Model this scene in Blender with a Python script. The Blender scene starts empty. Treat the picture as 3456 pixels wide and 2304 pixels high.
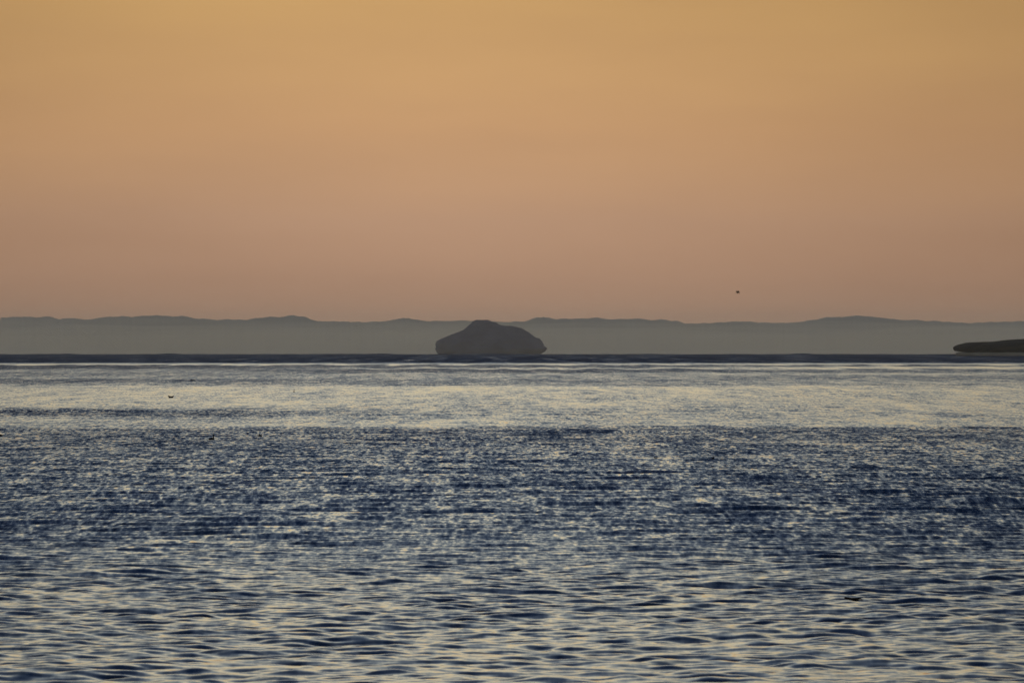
import bpy, bmesh, math, random
import numpy as np
from mathutils import Vector, noise as mnoise

scene = bpy.context.scene
C = scene.collection
RAD = math.radians

# ------------------------------------------------------------------ camera
EYE = 12.0                 # camera height over the sea (m)
EARTH = 6.371e6            # the sea follows the real curve of the earth
FPX = 28800.0              # 300 mm lens on a 36 mm frame, in photograph pixels
ROW0 = 1141.0              # photograph row of the eye level

cam_data = bpy.data.cameras.new("camera")
cam_data.sensor_width = 36.0
cam_data.lens = 300.0
cam_data.clip_start = 1.0
cam_data.clip_end = 200000.0
cam_data.dof.use_dof = True
cam_data.dof.focus_distance = 1600.0
cam_data.dof.aperture_fstop = 5.6
cam = bpy.data.objects.new("camera", cam_data)
C.objects.link(cam)
cam.location = (0, 0, EYE)
cam.rotation_euler = (RAD(90) - math.atan((1152 - ROW0) / FPX), 0, 0)
scene.camera = cam

# ------------------------------------------------------------------ sky
SUN_EL, SUN_ROT = RAD(1.5), RAD(0.0)
world = bpy.data.worlds.new("World")
scene.world = world
world.use_nodes = True
nt = world.node_tree
nt.nodes.clear()
W = nt.nodes.new
L = nt.links.new


def wmath(op, a, b=None, c=None):
    n = W("ShaderNodeMath")
    n.operation = op
    for k, v in enumerate((a, b, c)):
        if v is None:
            continue
        if isinstance(v, (int, float)):
            n.inputs[k].default_value = v
        else:
            L(v, n.inputs[k])
    return n.outputs[0]


tc = W("ShaderNodeTexCoord")
sep = W("ShaderNodeSeparateXYZ")
L(tc.outputs["Generated"], sep.inputs[0])
el = wmath("MULTIPLY", wmath("ARCSINE", sep.outputs["Z"]), 180 / math.pi)
# soft, very faint layers of thin cloud
mp = W("ShaderNodeMapping")
mp.inputs["Scale"].default_value = (14, 14, 75)
mp.inputs["Rotation"].default_value = (0, RAD(2.5), 0)
L(tc.outputs["Generated"], mp.inputs["Vector"])
ns = W("ShaderNodeTexNoise")
ns.inputs["Scale"].default_value = 1.0
ns.inputs["Detail"].default_value = 4.0
L(mp.outputs[0], ns.inputs["Vector"])
cl = wmath("SUBTRACT", ns.outputs["Fac"], 0.5)
elw = wmath("ADD", el, wmath("MULTIPLY", cl, wmath("MINIMUM", wmath("MULTIPLY", el, 0.35), 0.8)))
fac = wmath("SQRT", wmath("DIVIDE", wmath("MAXIMUM", elw, 0.0), 90.0))
ramp = W("ShaderNodeValToRGB")
STOPS = [
    (0.0, (0.40, 0.245, 0.170)),
    (0.35, (0.36, 0.235, 0.165)),
    (0.8, (0.40, 0.265, 0.180)),
    (1.4, (0.475, 0.295, 0.160)),
    (2.4, (0.495, 0.312, 0.132)),
    (3.6, (0.68, 0.520, 0.290)),
    (6.0, (0.86, 0.720, 0.450)),
    (10.0, (0.80, 0.760, 0.600)),
    (16.0, (0.44, 0.500, 0.530)),
    (23.0, (0.15, 0.210, 0.315)),
    (34.0, (0.028, 0.065, 0.165)),
    (90.0, (0.012, 0.035, 0.120)),
]
cr = ramp.color_ramp
while len(cr.elements) > 1:
    cr.elements.remove(cr.elements[-1])
for i, (e, c) in enumerate(STOPS):
    p = math.sqrt(e / 90.0)
    s = cr.elements[0] if i == 0 else cr.elements.new(p)
    s.position = p
    s.color = (*c, 1)
L(fac, ramp.inputs[0])
# broad afterglow fading round the horizon, plus a narrow lobe imitating lens vignette
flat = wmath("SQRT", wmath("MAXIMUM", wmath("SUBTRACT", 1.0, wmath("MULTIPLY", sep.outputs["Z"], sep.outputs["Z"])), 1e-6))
glow_vignette_dir = wmath("DIVIDE", wmath("ADD", wmath("MULTIPLY", sep.outputs["X"], -0.010), sep.outputs["Y"]), flat)
glow_vignette = wmath("ADD", 0.42, wmath("MULTIPLY", wmath("POWER", wmath("MAXIMUM", glow_vignette_dir, 0.0), 6.0), 0.25))
glow_vignette = wmath("ADD", glow_vignette, wmath("MULTIPLY", wmath("POWER", wmath("MAXIMUM", glow_vignette_dir, 0.0), 620.0), 0.35))  # lens vignette put into the sky colour: darker towards both sides
gain = wmath("MULTIPLY", glow_vignette, wmath("ADD", 1.0, wmath("MULTIPLY", cl, 0.34)))
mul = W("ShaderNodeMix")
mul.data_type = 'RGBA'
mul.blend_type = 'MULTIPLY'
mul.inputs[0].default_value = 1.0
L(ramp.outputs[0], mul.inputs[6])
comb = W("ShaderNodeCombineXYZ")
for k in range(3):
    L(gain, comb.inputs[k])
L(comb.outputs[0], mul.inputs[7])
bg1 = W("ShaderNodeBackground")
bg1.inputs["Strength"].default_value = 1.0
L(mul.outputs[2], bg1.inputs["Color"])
sky = W("ShaderNodeTexSky")
sky.sky_type = 'NISHITA'
sky.sun_disc = False
sky.sun_elevation = SUN_EL
sky.sun_rotation = SUN_ROT
bg2 = W("ShaderNodeBackground")
bg2.inputs["Strength"].default_value = 0.003
L(sky.outputs[0], bg2.inputs["Color"])
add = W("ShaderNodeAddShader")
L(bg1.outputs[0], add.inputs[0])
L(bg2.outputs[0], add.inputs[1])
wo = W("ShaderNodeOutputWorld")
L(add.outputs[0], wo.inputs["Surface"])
world.cycles.sampling_method = 'MANUAL'
world.cycles.sample_map_resolution = 1024

scene.view_settings.view_transform = 'Standard'
scene.view_settings.look = 'None'
scene.view_settings.exposure = 0.0
scene.view_settings.gamma = 1.0
scene.view_settings.use_curve_mapping = False
scene.cycles.max_bounces = 6
scene.cycles.volume_bounces = 1
scene.cycles.use_denoising = True
scene.cycles.sample_clamp_indirect = 4.0


# ------------------------------------------------------------------ helpers
def at(px, py, d):
    """the point at distance d that lies in the direction of a photograph pixel"""
    return Vector(((px - 1728) / FPX * d, d, EYE + (ROW0 - py) / FPX * d))


def dist_of_row(y):
    """distance of the calm sea surface seen on a photograph row"""
    t = (y - ROW0) / FPX
    disc = t * t - 2 * EYE / EARTH
    return EARTH * (t - math.sqrt(max(disc, 0.0)))


def material(name):
    m = bpy.data.materials.new(name)
    m.use_nodes = True
    n = m.node_tree
    n.nodes.clear()
    out = n.nodes.new("ShaderNodeOutputMaterial")
    return m, n, out


def rock_material(name, c1, c2, scale, rough=0.9):
    m, n, out = material(name)
    b = n.nodes.new("ShaderNodeBsdfPrincipled")
    b.inputs["Roughness"].default_value = rough
    b.inputs["Specular IOR Level"].default_value = 0.2
    t = n.nodes.new("ShaderNodeTexNoise")
    t.inputs["Scale"].default_value = scale
    t.inputs["Detail"].default_value = 6
    g = n.nodes.new("ShaderNodeNewGeometry")
    n.links.new(g.outputs["Position"], t.inputs["Vector"])
    r = n.nodes.new("ShaderNodeValToRGB")
    r.color_ramp.elements[0].position = 0.35
    r.color_ramp.elements[0].color = (*c1, 1)
    r.color_ramp.elements[1].position = 0.65
    r.color_ramp.elements[1].color = (*c2, 1)
    n.links.new(t.outputs["Fac"], r.inputs[0])
    n.links.new(r.outputs[0], b.inputs["Base Color"])
    n.links.new(b.outputs[0], out.inputs["Surface"])
    return m


def mesh_object(name, verts, faces, mat, parent=None, smooth=True):
    me = bpy.data.meshes.new(name)
    me.from_pydata(verts, [], faces)
    me.materials.append(mat)
    if smooth:
        me.polygons.foreach_set("use_smooth", [True] * len(me.polygons))
    me.update()
    o = bpy.data.objects.new(name, me)
    C.objects.link(o)
    if parent:
        o.parent = parent
    return o


# ------------------------------------------------------------------ waves
rng = np.random.default_rng(11)


def wave_tile(N, size, lmin, lmax, p, spread, seed):
    r = np.random.default_rng(seed)
    k1 = np.fft.fftfreq(N, size / N) * 2 * np.pi
    kx, ky = np.meshgrid(k1, k1)
    k = np.hypot(kx, ky)
    k[0, 0] = 1
    kmin, kmax = 2 * np.pi / lmax, 2 * np.pi / lmin
    a = k ** (-p) * (k > kmin) * np.exp(-(k / kmax) ** 4)
    if spread > 0:
        a = a * (0.12 + np.abs(ky / k) ** spread)
    a[0, 0] = 0
    ph = r.normal(size=(N, N)) + 1j * r.normal(size=(N, N))
    h = np.real(np.fft.ifft2(a * ph))
    return (h / h.std()).astype(np.float32), size


def sample(tile, x, y, rot=0.0):
    h, size = tile
    N = h.shape[0]
    c, s = math.cos(rot), math.sin(rot)
    u = (x * c - y * s) / size * N
    v = (x * s + y * c) / size * N
    iu, iv = np.floor(u), np.floor(v)
    fu, fv = u - iu, v - iv
    i0, j0 = iu.astype(np.int64) % N, iv.astype(np.int64) % N
    i1, j1 = (i0 + 1) % N, (j0 + 1) % N
    return ((h[j0, i0] * (1 - fu) + h[j0, i1] * fu) * (1 - fv) + (h[j1, i0] * (1 - fu) + h[j1, i1] * fu) * fv)


T1 = wave_tile(512, 43.0, 0.8, 3.6, 1.8, 0.25, 1)
T2 = wave_tile(512, 181.0, 3.2, 15.0, 2.0, 1.2, 2)
T3 = wave_tile(512, 977.0, 14.0, 70.0, 2.0, 3.0, 3)
TP = wave_tile(256, 1.0, 0.03, 0.5, 1.6, 0, 4)       # patches (unitless)
TQ = wave_tile(256, 1.0, 0.03, 0.5, 1.6, 0, 5)


def sstep(a, b, x):
    t = np.clip((x - a) / (b - a), 0, 1)
    return t * t * (3 - 2 * t)


BANDS = [  # photograph row, how ruffled the water is, left third / middle / right third
    (1197, 1.00, 1.00, 1.00), (1223, 1.00, 1.00, 1.00), (1226, 0.16, 0.20, 0.14), (1230, 0.14, 0.22, 0.16),
(1233, 1.35, 1.10, 1.20), (1238, 1.35, 1.00, 0.12), (1242, 1.25, 0.18, 0.15), (1247, 0.65, 1.15, 0.75),
    (1254, 0.55, 1.10, 0.80), (1259, 0.70, 0.50, 0.26), (1268, 0.66, 0.50, 0.60), (1276, 0.45, 0.52, 0.62), (1283, 0.98, 0.68, 0.55),
    (1292, 0.66, 0.60, 0.35), (1299, 0.45, 0.58, 0.52), (1305, 0.26, 0.20, 0.25), (1340, 0.20, 0.27, 0.26),
    (1366, 0.24, 0.32, 0.28), (1378, 0.52, 0.38, 0.32), (1386, 0.92, 0.40, 0.34), (1396, 0.96, 0.42, 0.34), (1406, 0.50, 0.36, 0.32), (1414, 0.34, 0.32, 0.30),
    (1436, 0.38, 0.28, 0.28), (1446, 0.82, 0.86, 0.84), (1480, 0.82, 0.86, 0.80), (1520, 0.74, 0.72, 0.72),
    (1600, 0.66, 0.62, 0.66), (1700, 0.62, 0.56, 0.62), (1800, 0.60, 0.50, 0.60), (1900, 0.36, 0.34, 0.36),
    (2040, 0.22, 0.20, 0.22), (2200, 0.13, 0.10, 0.12), (2320, 0.10, 0.10, 0.12),
]
B_D = np.array([dist_of_row(b[0]) for b in BANDS])[::-1]
B_V = [np.array([b[k] for b in BANDS])[::-1] for k in (1, 2, 3)]


def ruffle(x, y):
    """how strongly the wind ruffles the water at a place: a map of cat's-paws and calm slicks"""
    d = np.hypot(x, y)
    wob = sample(TP, x / 520.0, y / 9000.0) * 0.5 + sample(TQ, x / 90.0, y / 2600.0) * 0.3
    dl = d * (1 + 0.012 * wob + 0.018 * sample(TP, x / 110.0, y / 9000.0, 0.01) * sstep(2500, 4000, d))
    v = [np.interp(dl, B_D, bv) for bv in B_V]
    t = x / np.maximum(y, 1.0) / 0.06        # -1 .. 1 over the view
    wl, wr = sstep(-0.15, -0.75, t), sstep(0.1, 0.7, t)
    wl = np.where(y > 0, wl, 0)
    wr = np.where(y > 0, wr, 0)
    r = v[0] * wl + v[2] * wr + v[1] * (1 - wl - wr)
    pat = sample(TQ, x / 60.0, y / 1500.0, 0.03) * 0.5 + sample(TP, x / 17.0, y / 420.0, -0.05) * 0.5
    r = r + (0.055 * sstep(0.02, 0.3, r) + 0.05 * sstep(1100, 1400, d)) * pat
    return np.clip(r, 0.0, 1.5)


def waves(x, y, r):
    d = np.hypot(x, y)
    f1 = 1 - sstep(380, 560, d)
    f2 = 1 - sstep(560, 1050, d)
    f3 = 1 + 8.0 * sstep(10200, 11600, d)
    h1, h2, h3 = sample(T1, x, y, 0.13), sample(T2, x, y, -0.21), sample(T3, x, y, 0.08)
    m = 0.75 + 0.5 * r
    z = 0.046 * h1 * f1 * m + 0.075 * h2 * f2 * m + 0.055 * h3 * f3
    return z


def sea_z(x, y):
    x = np.asarray([float(x)]); y = np.asarray([float(y)])
    return float((waves(x, y, ruffle(x, y)) - (x * x + y * y) / (2 * EARTH))[0])


def visible_water(px, py):
    """the point of the wavy water that is seen on a photograph pixel"""
    ys = np.arange(280.0, 3200.0, 0.25)
    kx, kz = (px - 1728) / FPX, (ROW0 - py) / FPX
    xs = ys * kx
    zs = waves(xs, ys, ruffle(xs, ys)) - (xs * xs + ys * ys) / (2 * EARTH)
    i = int(np.argmax(zs >= EYE + kz * ys))
    return Vector((xs[i], ys[i], zs[i]))


# ------------------------------------------------------------------ the sea sheet
def build_sea():
    ds = [2.0]
    while ds[-1] < 90000:
        d = ds[-1]
        if d < 240:
            s = 2.0 + d * 0.02
            s = min(s, 6.0)
            if d > 225:
                s = 1.0
        elif d < 15500:
            s = min(max(0.12, (0.135 if d < 1000 else 0.40) * d * d / (EYE * 8533)), 34.0)
        else:
            s = (d - 15400) * 0.35 + 40
        ds.append(d + s)
    ds = np.array(ds)
    fine = np.radians(np.linspace(-4.4, 4.4, 540))
    side = np.radians(np.concatenate([np.linspace(4.45, 8, 50), np.linspace(8.3, 30, 40), np.linspace(33, 180, 50)]))
    th = np.concatenate([-side[::-1], fine, side[:-1]])
    nd, na = len(ds), len(th)
    D, A = np.meshgrid(ds, th, indexing="ij")
    X, Y = D * np.sin(A), D * np.cos(A)
    r = ruffle(X, Y)
    coarse = sstep(4.3, 5.5, np.degrees(np.abs(A)))
    wv = waves(X, Y, r) * (1 - coarse * 0.8) * sstep(150, 240, D)
    Z = wv - D * D / (2 * EARTH)
    co = np.stack([X, Y, Z], -1).reshape(-1, 3).astype(np.float32)
    i = np.arange(nd - 1)[:, None] * na
    j = np.arange(na)[None, :]
    j2 = (j + 1) % na
    q = np.stack([i + j, i + na + j, i + na + j2, i + j2], -1)[:, :, ::-1].reshape(-1, 4).astype(np.int32)
    me = bpy.data.meshes.new("sea")
    nv, nf = len(co), len(q)
    me.vertices.add(nv)
    me.vertices.foreach_set("co", co.ravel())
    me.loops.add(nf * 4)
    me.loops.foreach_set("vertex_index", q.ravel())
    me.polygons.add(nf)
    me.polygons.foreach_set("loop_start", np.arange(0, nf * 4, 4, dtype=np.int32))
    me.polygons.foreach_set("use_smooth", np.ones(nf, dtype=bool))
    me.update(calc_edges=True)
    f = 1 - sstep(380, 560, D)
    f2 = 1 - sstep(560, 1050, D)
    far = sstep(4300, 5200, D)
    micro = 0.018 + r * (0.05 + 0.038 * (1 - f) + 0.022 * (1 - f2)) - 0.006 * f + 0.015 * far
    lean = 0.050 + r * 0.165 + 0.16 * far - 0.040 * f
    at_ = me.attributes.new("ruffle", 'FLOAT', 'POINT')
    at_.data.foreach_set("value", micro.astype(np.float32).ravel())
    lean = lean * (1 + 0.10 * far * (sample(TQ, X / 130.0, Y / 9000.0, 0.02) + sample(TP, X / 40.0, Y / 2500.0, 0.03)))
    at_ = me.attributes.new("lean", 'FLOAT', 'POINT')
    at_.data.foreach_set("value", lean.astype(np.float32).ravel())
    o = bpy.data.objects.new("sea", me)
    C.objects.link(o)
    o["kind"] = "structure"
    return o


def water_material():
    m, n, out = material("sea_water")
    N, K = n.nodes.new, n.links.new
    geo = N("ShaderNodeNewGeometry")
    att = N("ShaderNodeAttribute")
    att.attribute_name = "ruffle"

    def slope_noise(sx, sy, detail, w):
        mp = N("ShaderNodeVectorMath"); mp.operation = 'MULTIPLY'
        K(geo.outputs["Position"], mp.inputs[0])
        mp.inputs[1].default_value = (1 / sx, 1 / sy, 0)
        t = N("ShaderNodeTexNoise")
        t.inputs["Scale"].default_value = 1
        t.inputs["Detail"].default_value = detail
        t.inputs["Roughness"].default_value = 0.6
        K(mp.outputs[0], t.inputs["Vector"])
        s = N("ShaderNodeVectorMath"); s.operation = 'SUBTRACT'
        K(t.outputs["Color"], s.inputs[0])
        s.inputs[1].default_value = (0.5, 0.5, 0.5)
        q = N("ShaderNodeVectorMath"); q.operation = 'MULTIPLY'
        K(s.outputs[0], q.inputs[0])
        q.inputs[1].default_value = (w * 0.6, w, 0)
        return q.outputs[0]

    a = slope_noise(0.42, 3.6, 3, 7.5)
    b = slope_noise(1.6, 24.0, 4, 2.2)
    e = slope_noise(5.0, 13.0, 3, 3.0)
    c = slope_noise(6.5, 190.0, 4, 1.5)
    s1 = N("ShaderNodeVectorMath"); s1.operation = 'ADD'; K(a, s1.inputs[0]); K(b, s1.inputs[1])
    s0 = N("ShaderNodeVectorMath"); s0.operation = 'ADD'; K(s1.outputs[0], s0.inputs[0]); K(e, s0.inputs[1])
    s2 = N("ShaderNodeVectorMath"); s2.operation = 'ADD'; K(s0.outputs[0], s2.inputs[0]); K(c, s2.inputs[1])
    sc = N("ShaderNodeVectorMath"); sc.operation = 'SCALE'; K(s2.outputs[0], sc.inputs[0]); K(att.outputs["Fac"], sc.inputs["Scale"])
    # the breeze blows off the sea: the steep side of the wavelets faces the shore
    att2 = N("ShaderNodeAttribute")
    att2.attribute_name = "lean"
    ln = N("ShaderNodeCombineXYZ")
    ng = N("ShaderNodeMath"); ng.operation = 'MULTIPLY'; K(att2.outputs["Fac"], ng.inputs[0]); ng.inputs[1].default_value = -1
    K(ng.outputs[0], ln.inputs["Y"])
    s3 = N("ShaderNodeVectorMath"); s3.operation = 'ADD'; K(sc.outputs[0], s3.inputs[0]); K(ln.outputs[0], s3.inputs[1])
    ad = N("ShaderNodeVectorMath"); ad.operation = 'ADD'; K(geo.outputs["Normal"], ad.inputs[0]); K(s3.outputs[0], ad.inputs[1])
    nm = N("ShaderNodeVectorMath"); nm.operation = 'NORMALIZE'; K(ad.outputs[0], nm.inputs[0])
    p = N("ShaderNodeBsdfPrincipled")
    p.inputs["Base Color"].default_value = (0.003, 0.010, 0.032, 1)
    p.inputs["IOR"].default_value = 1.333
    p.inputs["Roughness"].default_value = 0.06
    K(nm.outputs[0], p.inputs["Normal"])
    K(p.outputs[0], out.inputs["Surface"])
    return m


sea = build_sea()
sea.data.materials.append(water_material())


# ------------------------------------------------------------------ far hills
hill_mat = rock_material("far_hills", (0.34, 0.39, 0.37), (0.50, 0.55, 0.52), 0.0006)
RIDGE = [  # photograph column, row of the skyline
    (0, 1070), (90, 1069), (175, 1070), (200, 1076), (245, 1073), (290, 1079), (350, 1070), (420, 1068), (480, 1066),
    (530, 1063), (560, 1066), (610, 1065), (640, 1070), (700, 1077), (790, 1079), (830, 1079), (860, 1073), (940, 1069),
    (990, 1065), (1030, 1069), (1070, 1083), (1180, 1086), (1300, 1085), (1350, 1074), (1380, 1075), (1420, 1083),
    (1500, 1085), (1600, 1082), (1720, 1088), (1780, 1082), (1830, 1069), (1870, 1075), (1930, 1077), (2010, 1072),
    (2060, 1078), (2150, 1074), (2200, 1079), (2280, 1079), (2310, 1090), (2380, 1091), (2440, 1085), (2530, 1084),
    (2590, 1090), (2660, 1089), (2740, 1082), (2790, 1069), (2840, 1070), (2890, 1064), (2950, 1069), (3040, 1079),
    (3110, 1080), (3190, 1086), (3300, 1089), (3400, 1084), (3460, 1083)]
HD = 60000.0


def build_hills():
    px = np.array([p[0] for p in RIDGE]); py = np.array([p[1] for p in RIDGE])
    xs = np.concatenate([np.linspace(-16000, -420, 60), np.linspace(-400, 3860, 760), np.linspace(3880, 19500, 60)])
    rows = 26
    verts, faces = [], []
    nrm = np.random.default_rng(5)
    ph = nrm.uniform(0, 6.28, 8)
    for c, x in enumerate(xs):
        if 0 <= x <= 3460:
            ry = np.interp(x, px, py)
        else:
            ry = 1078 + 9 * math.sin(x * 0.004 + 1) + 5 * math.sin(x * 0.011)
        ry += 4.5 * mnoise.noise(Vector((x * 0.028, 0, 3))) + 2.2 * mnoise.noise(Vector((x * 0.2, 0, 8)))
        X = (x - 1728) / FPX * HD
        top = EYE + (ROW0 - ry) / FPX * HD
        base = -HD * HD / (2 * EARTH) - 60
        for r in range(rows):
            t = r / (rows - 1)                 # 0 near foot .. 1 far foot, crest at the middle
            s = 1 - abs(2 * t - 1)
            prof = math.sin(s * math.pi / 2) ** 0.8
            Y = HD - 5000 + t * 10000
            z = base + (top - base) * prof
            z += (1 - s) * s * 4 * 26 * mnoise.noise(Vector((X * 0.0011, Y * 0.0009, 1)))
            verts.append((X * (Y / HD), Y, z))
    for c in range(len(xs) - 1):
        for r in range(rows - 1):
            a = c * rows + r
            faces.append((a, a + rows, a + rows + 1, a + 1))
    o = mesh_object("hills", verts, faces, hill_mat)
    o["kind"] = "structure"
    return o


hills = build_hills()


# ------------------------------------------------------------------ rocky island and headland (level rings)
def ring_land(name, left, right, d, depth, mat, seg=220, levels=70, bump=1.0, below=8.0, flat=2.3, seed=0.0, parent=None):
    """solid land whose left and right outline are given in photograph pixels, rounded in plan"""
    lt = sorted([(y, x) for x, y in left]); rt = sorted([(y, x) for x, y in right])
    ly, lx = zip(*lt); ry, rx = zip(*rt)
    y0, y1 = min(ly[0], ry[0]), max(ly[-1], ry[-1])
    verts, faces = [], []
    k = d / FPX
    for i in range(levels):
        t = i / (levels - 1)
        y = y0 + (y1 - y0) * t ** 1.15
        xl, xr = np.interp(y, ly, lx), np.interp(y, ry, rx)
        cx, hw = (xl + xr) / 2, (xr - xl) / 2
        if i == 0:
            hw *= 0.8
        dep = depth * (hw / ((max(rx) - min(lx)) / 2)) ** 0.75
        for s in range(seg):
            a = 2 * math.pi * s / seg
            ca, sa = math.cos(a), math.sin(a)
            ex = math.copysign(abs(ca) ** (2 / flat), ca)
            ey = math.copysign(abs(sa) ** (2 / flat), sa)
            v = Vector((((cx - 1728) + hw * ex) * k, d + dep * ey, EYE + (ROW0 - y) * k))
            q = v * 0.045 + Vector((seed, seed, 0))
            n1 = mnoise.fractal(q, 0.8, 2.1, 4)
            n2 = mnoise.fractal(v * 0.16, 0.8, 2.1, 3)
            amp = bump * (2.2 * n1 + 2.2 * n2)
            v += Vector((ex, ey, 0)).normalized() * amp
            v.z += bump * 2.0 * n2 * (1 - t)
            verts.append(v)
    yb = y1 + below / k
    for s in range(seg):
        v = Vector(verts[(levels - 1) * seg + s]); v.z = EYE + (ROW0 - yb) * k
        verts.append(v)
    top = len(verts)
    verts.append(sum((verts[s] for s in range(seg)), Vector()) / seg + Vector((0, 0, 0.3)))
    for i in range(levels):
        for s in range(seg):
            a, b = i * seg + s, i * seg + (s + 1) % seg
            faces.append((a, b, b + seg, a + seg)[::-1])
    for s in range(seg):
        faces.append((top, s, (s + 1) % seg))
    return mesh_object(name, verts, faces, mat, parent)


def zi(u, v):
    return (1400 + u / 4.276, 1040 + v / 4.276)


def zh(u, v):
    return (3000 + u / 5.158, 1020 + v / 5.158)


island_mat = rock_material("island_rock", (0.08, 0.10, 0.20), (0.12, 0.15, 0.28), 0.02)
isl_left = [zi(*p) for p in [(385, 684), (330, 652), (303, 600), (303, 515), (320, 475), (400, 438), (480, 402), (600, 358),
                             (700, 315), (760, 268), (810, 225), (850, 188), (885, 172)]]
isl_right = [zi(*p) for p in [(1045, 172), (1090, 192), (1170, 210), (1210, 238), (1300, 256), (1400, 262), (1540, 290),
                              (1620, 340), (1700, 395), (1750, 425), (1800, 440), (1840, 490), (1860, 540), (1908, 578),
                              (1880, 620), (1820, 655), (1700, 690)]]
island = ring_land("rocky_island", isl_left, isl_right, 25000.0, 110.0, island_mat, bump=1.1, below=25)
island["label"] = "steep dark rock island with a knobbly summit and undercut base on the sea horizon"
island["category"] = "island"

head_mat = rock_material("headland_scrub", (0.004, 0.006, 0.008), (0.010, 0.013, 0.014), 0.2)
gap_mat = rock_material("pale_mirage_gap", (0.50, 0.48, 0.44), (0.62, 0.60, 0.55), 0.06)  # pale colour of the mirage gap under the headland
HX = 8800.0
head_root = bpy.data.objects.new("headland", None)
C.objects.link(head_root)
head_root.location = (at(3700, 1205, HX).x, HX, -HX * HX / (2 * EARTH))
head_root["label"] = "low black wooded headland running out of the picture at the right edge"
head_root["category"] = "headland"


def to_local(o, root):
    me = o.data
    off = Vector(root.location)
    for v in me.vertices:
        v.co -= off
    me.update()


hl = [zh(*p) for p in [(1300, 864), (1200, 852), (1160, 842), (1140, 812), (1142, 785), (1180, 758), (1250, 730),
                       (1350, 708), (1500, 698), (1850, 688), (2000, 664), (2150, 652), (2500, 640), (3400, 600)]]
hr = [(4700, 1188), (4720, 1170), (4600, 1150), (4400, 1136)]
land = ring_land("wooded_land", hl, hr, HX, 120.0, head_mat, seg=420, levels=40, bump=0.5, below=0.2, flat=3.0, seed=4.0, parent=head_root)
to_local(land, head_root)
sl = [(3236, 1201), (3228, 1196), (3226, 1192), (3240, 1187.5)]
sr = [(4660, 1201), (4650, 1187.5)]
gap_strip = ring_land("mirage_gap_strip", sl, sr, HX, 118.0, gap_mat, seg=260, levels=10, bump=0.12, below=1.0, flat=3.0, seed=9.0, parent=head_root)  # made-up solid strip standing in for the pale mirage gap below the land
to_local(gap_strip, head_root)


# ------------------------------------------------------------------ animals
def dark_material(name, c):
    return rock_material(name, c, tuple(k * 1.8 for k in c), 14.0, 0.55)


feather = dark_material("dark_feathers", (0.008, 0.007, 0.007))
fur = dark_material("wet_dark_fur", (0.008, 0.006, 0.006))


def loft(parts):
    """each part is a list of (x, y, z, half width, half height) stations; all fused by the remesh modifier"""
    verts, faces = [], []
    S = 12
    for st in parts:
        base = len(verts)
        for i, (x, y, z, w, h) in enumerate(st):
            p0 = Vector(st[max(i - 1, 0)][:3]); p1 = Vector(st[min(i + 1, len(st) - 1)][:3])
            tan = (p1 - p0).normalized()
            side = tan.cross(Vector((0, 0, 1)))
            side = side.normalized() if side.length > 1e-3 else Vector((0, 1, 0))
            up = side.cross(tan).normalized()
            for s in range(S):
                a = 2 * math.pi * s / S
                verts.append(Vector((x, y, z)) + side * (w * math.cos(a)) + up * (h * math.sin(a)))
        for i in range(len(st) - 1):
            for s in range(S):
                a, b = base + i * S + s, base + i * S + (s + 1) % S
                faces.append((a, b, b + S, a + S))
        for e, rev in ((0, False), (len(st) - 1, True)):
            f = tuple(base + e * S + s for s in range(S))
            faces.append(f[::-1] if not rev else f)
    return verts, faces


def animal(name, stations, mat, voxel):
    v, f = loft(stations)
    o = mesh_object(name, v, f, mat)
    m = o.modifiers.new("fuse", 'REMESH'); m.mode = 'VOXEL'; m.voxel_size = voxel; m.use_smooth_shade = True
    s = o.modifiers.new("soften", 'SMOOTH'); s.factor = 0.5; s.iterations = 3
    return o


# all 1 unit long, facing +x, waterline at z = 0
def swimmer_stations(neck=0.34, lean=0.05, tail=0.12, hump=0.22):
    body = [(-0.50, 0, tail + .02, .02, .02), (-0.42, 0, tail, .07, .06), (-0.30, 0, 0.08, .14, .14), (-0.12, 0, 0.06, .19, hump),
            (0.08, 0, 0.05, .20, hump), (0.24, 0, 0.04, .17, .19), (0.36, 0, 0.04, .11, .13), (0.42, 0, 0.05, .04, .06)]
    n = [(0.22, 0, 0.10, .10, .13), (0.27 + lean * .3, 0, 0.10 + neck * .35, .085, .09), (0.29 + lean * .7, 0, 0.10 + neck * .75, .07, .075),
         (0.31 + lean, 0, 0.10 + neck, .07, .07)]
    head = [(0.20 + lean, 0, 0.11 + neck, .05, .05), (0.29 + lean, 0, 0.13 + neck, .095, .095), (0.38 + lean, 0, 0.12 + neck, .07, .065),
            (0.44 + lean, 0, 0.105 + neck, .03, .03), (0.54 + lean, 0, 0.09 + neck, .012, .012)]
    return [body, n, head]


low = animal("swimming_bird", swimmer_stations(neck=0.14, lean=0.06, tail=0.30, hump=0.17), feather, 0.022)
upright = animal("swimming_bird", swimmer_stations(neck=0.56, lean=0.0, tail=0.10, hump=0.24), feather, 0.022)
compact = animal("swimming_bird", swimmer_stations(neck=0.28, lean=-0.10, tail=0.14, hump=0.24), feather, 0.022)
tall = animal("swimming_bird", swimmer_stations(neck=0.75, lean=-0.10, tail=0.08, hump=0.24), feather, 0.022)

flyer_wings = [
    [(-0.26, 0, 0.0, .05, .015), (-0.14, 0, 0.0, .06, .06), (0.0, 0, 0.0, .11, .11), (0.14, 0, 0.01, .08, .08), (0.22, 0, 0.02, .05, .05),
     (0.30, 0, 0.015, .008, .008)],
]


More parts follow.
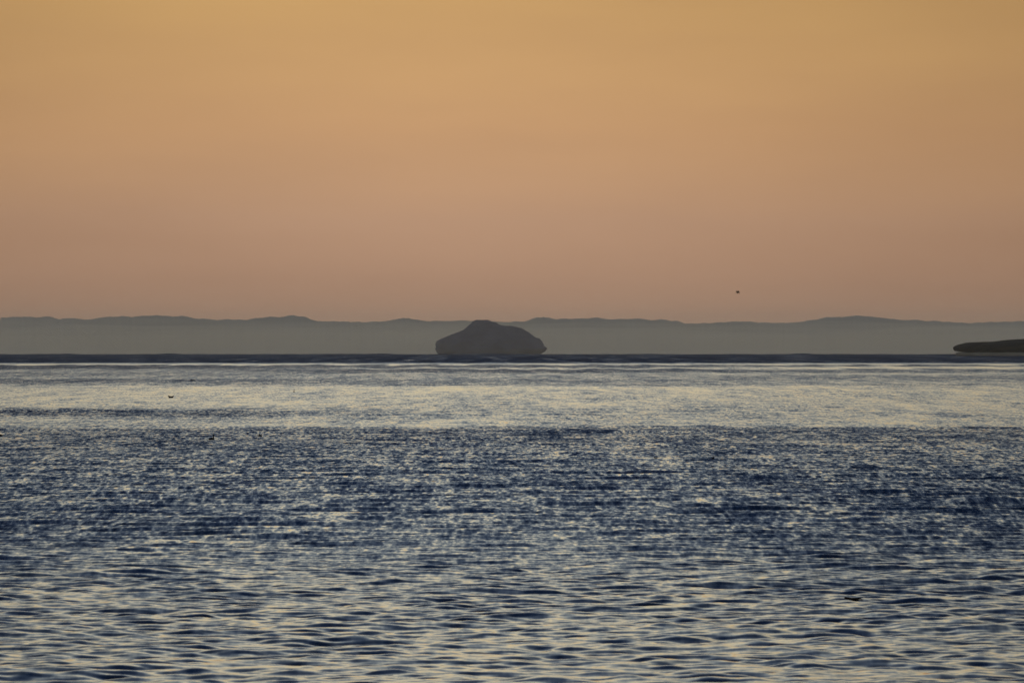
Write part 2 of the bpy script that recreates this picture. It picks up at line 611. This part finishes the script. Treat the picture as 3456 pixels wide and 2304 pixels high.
def flyer(arch, span):
    st = [list(flyer_wings[0])]
    for s in (-1, 1):
        w = []
        for k in range(8):
            t = k / 7
            y = s * (0.02 + t * span / 2)
            z = 0.02 + arch * (math.sin(t * 2.2) - (1.15 if arch > 0 else 1.0) * t * t)
            x = 0.03 - 0.10 * t * t
            w.append((x, y, z, .14 * (1 - t) ** 0.6 + .03, .060 * (1 - t) + .025))
        st.append(w)
    return st


arched = animal("flying_bird", flyer(0.22, 1.3), feather, 0.016)
folded = animal("flying_bird", flyer(0.50, 0.56), feather, 0.016)

SWIM = [  # prototype, px, py of the waterline, length in photo pixels, heading, label
    (low, 577, 1342, 18, 178, "dark swimming bird with raised tail on the pale calm water at left"),
    (upright, 714, 1484, 21, 12, "dark swimming bird with upright neck just below the edge of the ruffled water"),
    (compact, 878, 1472, 15, 168, "small dark swimming bird right of the bird with the upright neck"),
    (compact, 0, 1472, 19, 186, "dark swimming bird cut off by the left edge of the picture"),
    (low, 2213, 1546, 12, 8, "small low dark bird, left one of the two swimming right of the middle"),
    (compact, 2406, 1548, 12, 20, "small humped dark bird, right one of the two swimming right of the middle"),
    (tall, 992, 1323, 10, 80, "tiny dark bird seen end on, alone in the bright band of water"),
]
used = set()


def place_copy(proto, loc, scale, heading, label, cat, group, pitch=0.0):
    if proto.name in used:
        o = proto.copy()
        C.objects.link(o)
    else:
        o = proto
    used.add(proto.name)
    o.location = loc
    o.scale = (scale,) * 3
    o.rotation_euler = (0, pitch, RAD(heading))
    o["label"] = label
    o["category"] = cat
    if group:
        o["group"] = group
    return o


for proto, px, py, ln, hd, lab in SWIM:
    p = visible_water(px, py)
    sz = 1.1 * ln * p.y / FPX
    place_copy(proto, (p.x, p.y, p.z + 0.06 * sz), sz, hd, lab, "bird", "dark seabirds swimming")

p = at(650, 1284, 2100.0)
place_copy(arched, p, 20 * 2100 / FPX / 1.3, 84, "dark bird with arched wings skimming low over the water at left", "bird", "dark seabirds flying", -0.7)
p = at(2490, 988, 1500.0)
place_copy(folded, p, 12.5 * 1500 / FPX / 0.62, 75, "tiny black bird flying alone against the orange sky", "bird", "dark seabirds flying", -0.5)
p = at(1203, 1101, 2600.0)
place_copy(arched, p, 6.5 * 2600 / FPX / 1.1, 70, "faint speck of a bird flying in front of the grey hills", "bird", "dark seabirds flying")

# sea otter lying on its back, head to the left, feet lifted at the right
otter_st = [
    [(-0.50, 0, 0.020, .03, .03), (-0.47, 0, 0.045, .065, .060), (-0.42, 0, 0.055, .080, .072), (-0.36, 0, 0.045, .085, .065),
     (-0.28, 0, 0.015, .09, .070), (-0.16, 0, 0.005, .115, .070), (0.0, 0, 0.005, .125, .070), (0.14, 0, 0.012, .11, .068),
     (0.26, 0, 0.028, .08, .058), (0.34, 0, 0.045, .05, .045)],
    [(0.24, 0.05, 0.020, .03, .03), (0.34, 0.06, 0.050, .025, .022), (0.42, 0.07, 0.085, .035, .014), (0.50, 0.08, 0.125, .030, .008)],
    [(0.24, -0.05, 0.018, .03, .03), (0.33, -0.06, 0.042, .025, .022), (0.40, -0.075, 0.070, .035, .014), (0.47, -0.09, 0.100, .030, .008)],
    [(0.28, 0, 0.01, .035, .03), (0.40, 0, 0.0, .025, .015), (0.50, 0.0, -0.01, .015, .010)],
    [(-0.20, 0.06, 0.03, .03, .03), (-0.24, 0.04, 0.070, .022, .022), (-0.29, 0.02, 0.085, .018, .016)],
    [(-0.20, -0.06, 0.03, .03, .03), (-0.24, -0.04, 0.070, .022, .022), (-0.29, -0.02, 0.085, .018, .016)],
]
p = visible_water(2882, 2025)
sz = 64 * p.y / FPX
otter = animal("sea_otter", otter_st, fur, 0.010)
place_copy(otter, (p.x, p.y, p.z + 0.06 * sz), sz, 0,
           "long low dark otter with blunt head and lifted feet in near ripples at lower right", "otter", None)

# ------------------------------------------------------------------ low mist in front of the hills
def mist_bank(y0, y1, row, wob, density, seed):
    n = 420
    v, f = [], []
    for i in range(n + 1):
        x = -16000 + 32000 * i / n
        z = EYE + (ROW0 - row - wob * 0.55 * mnoise.fractal(Vector((x * 0.0011, seed, 0)), 0.9, 2.1, 4)) / FPX * y0
        v += [(x, y0, -900), (x, y1, -900), (x, y1, z), (x, (y0 + y1) / 2, z + 6), (x, y0, z - 4)]
    for i in range(n):
        for k in range(5):
            a, b = i * 5 + k, i * 5 + (k + 1) % 5
            f.append((a, b, b + 5, a + 5))
    f.append((4, 3, 2, 1, 0))
    f.append(tuple(n * 5 + k for k in range(5)))
    m, nn, oo = material("mist_air")
    p = nn.nodes.new("ShaderNodeVolumePrincipled")
    p.inputs["Color"].default_value = (0.95, 0.99, 0.97, 1)
    p.inputs["Density"].default_value = density
    p.inputs["Anisotropy"].default_value = 0.85
    nn.links.new(p.outputs[0], oo.inputs["Volume"])
    o = mesh_object("mist", v, f, m, smooth=False)
    o["kind"] = "stuff"


for k, (ya, yb, row, wob, dens) in enumerate([
        (50200.0, 53000.0, 1071, 16, 1.8e-5), (47600.0, 50000.0, 1082, 26, 4.8e-5), (45000.0, 47400.0, 1092, 30, 5.0e-5),
        (42400.0, 44800.0, 1103, 30, 5.6e-5), (39800.0, 42200.0, 1114, 28, 5.8e-5), (37200.0, 39600.0, 1128, 24, 6.0e-5)]):
    mist_bank(ya, yb, row, wob, dens, 2.0 + 3.7 * k)

# ------------------------------------------------------------------ haze
HAZE = 1.35e-5
zt, zb = 195.0, -1000.0
x0, x1, y0, y1 = -40000, 40000, -12000, 68000
hv = [(x, y, z) for z in (zb, zt) for y in (y0, y1) for x in (x0, x1)]
hf = [(0, 2, 3, 1), (4, 5, 7, 6), (0, 1, 5, 4), (2, 6, 7, 3), (0, 4, 6, 2), (1, 3, 7, 5)]
hm, hn, hout = material("haze_air")
pv = hn.nodes.new("ShaderNodeVolumePrincipled")
pv.inputs["Color"].default_value = (0.85, 0.92, 1.0, 1)
pv.inputs["Density"].default_value = HAZE
pv.inputs["Anisotropy"].default_value = 0.85
hn.links.new(pv.outputs[0], hout.inputs["Volume"])
haze = mesh_object("haze", hv, hf, hm, smooth=False)
haze["kind"] = "stuff"
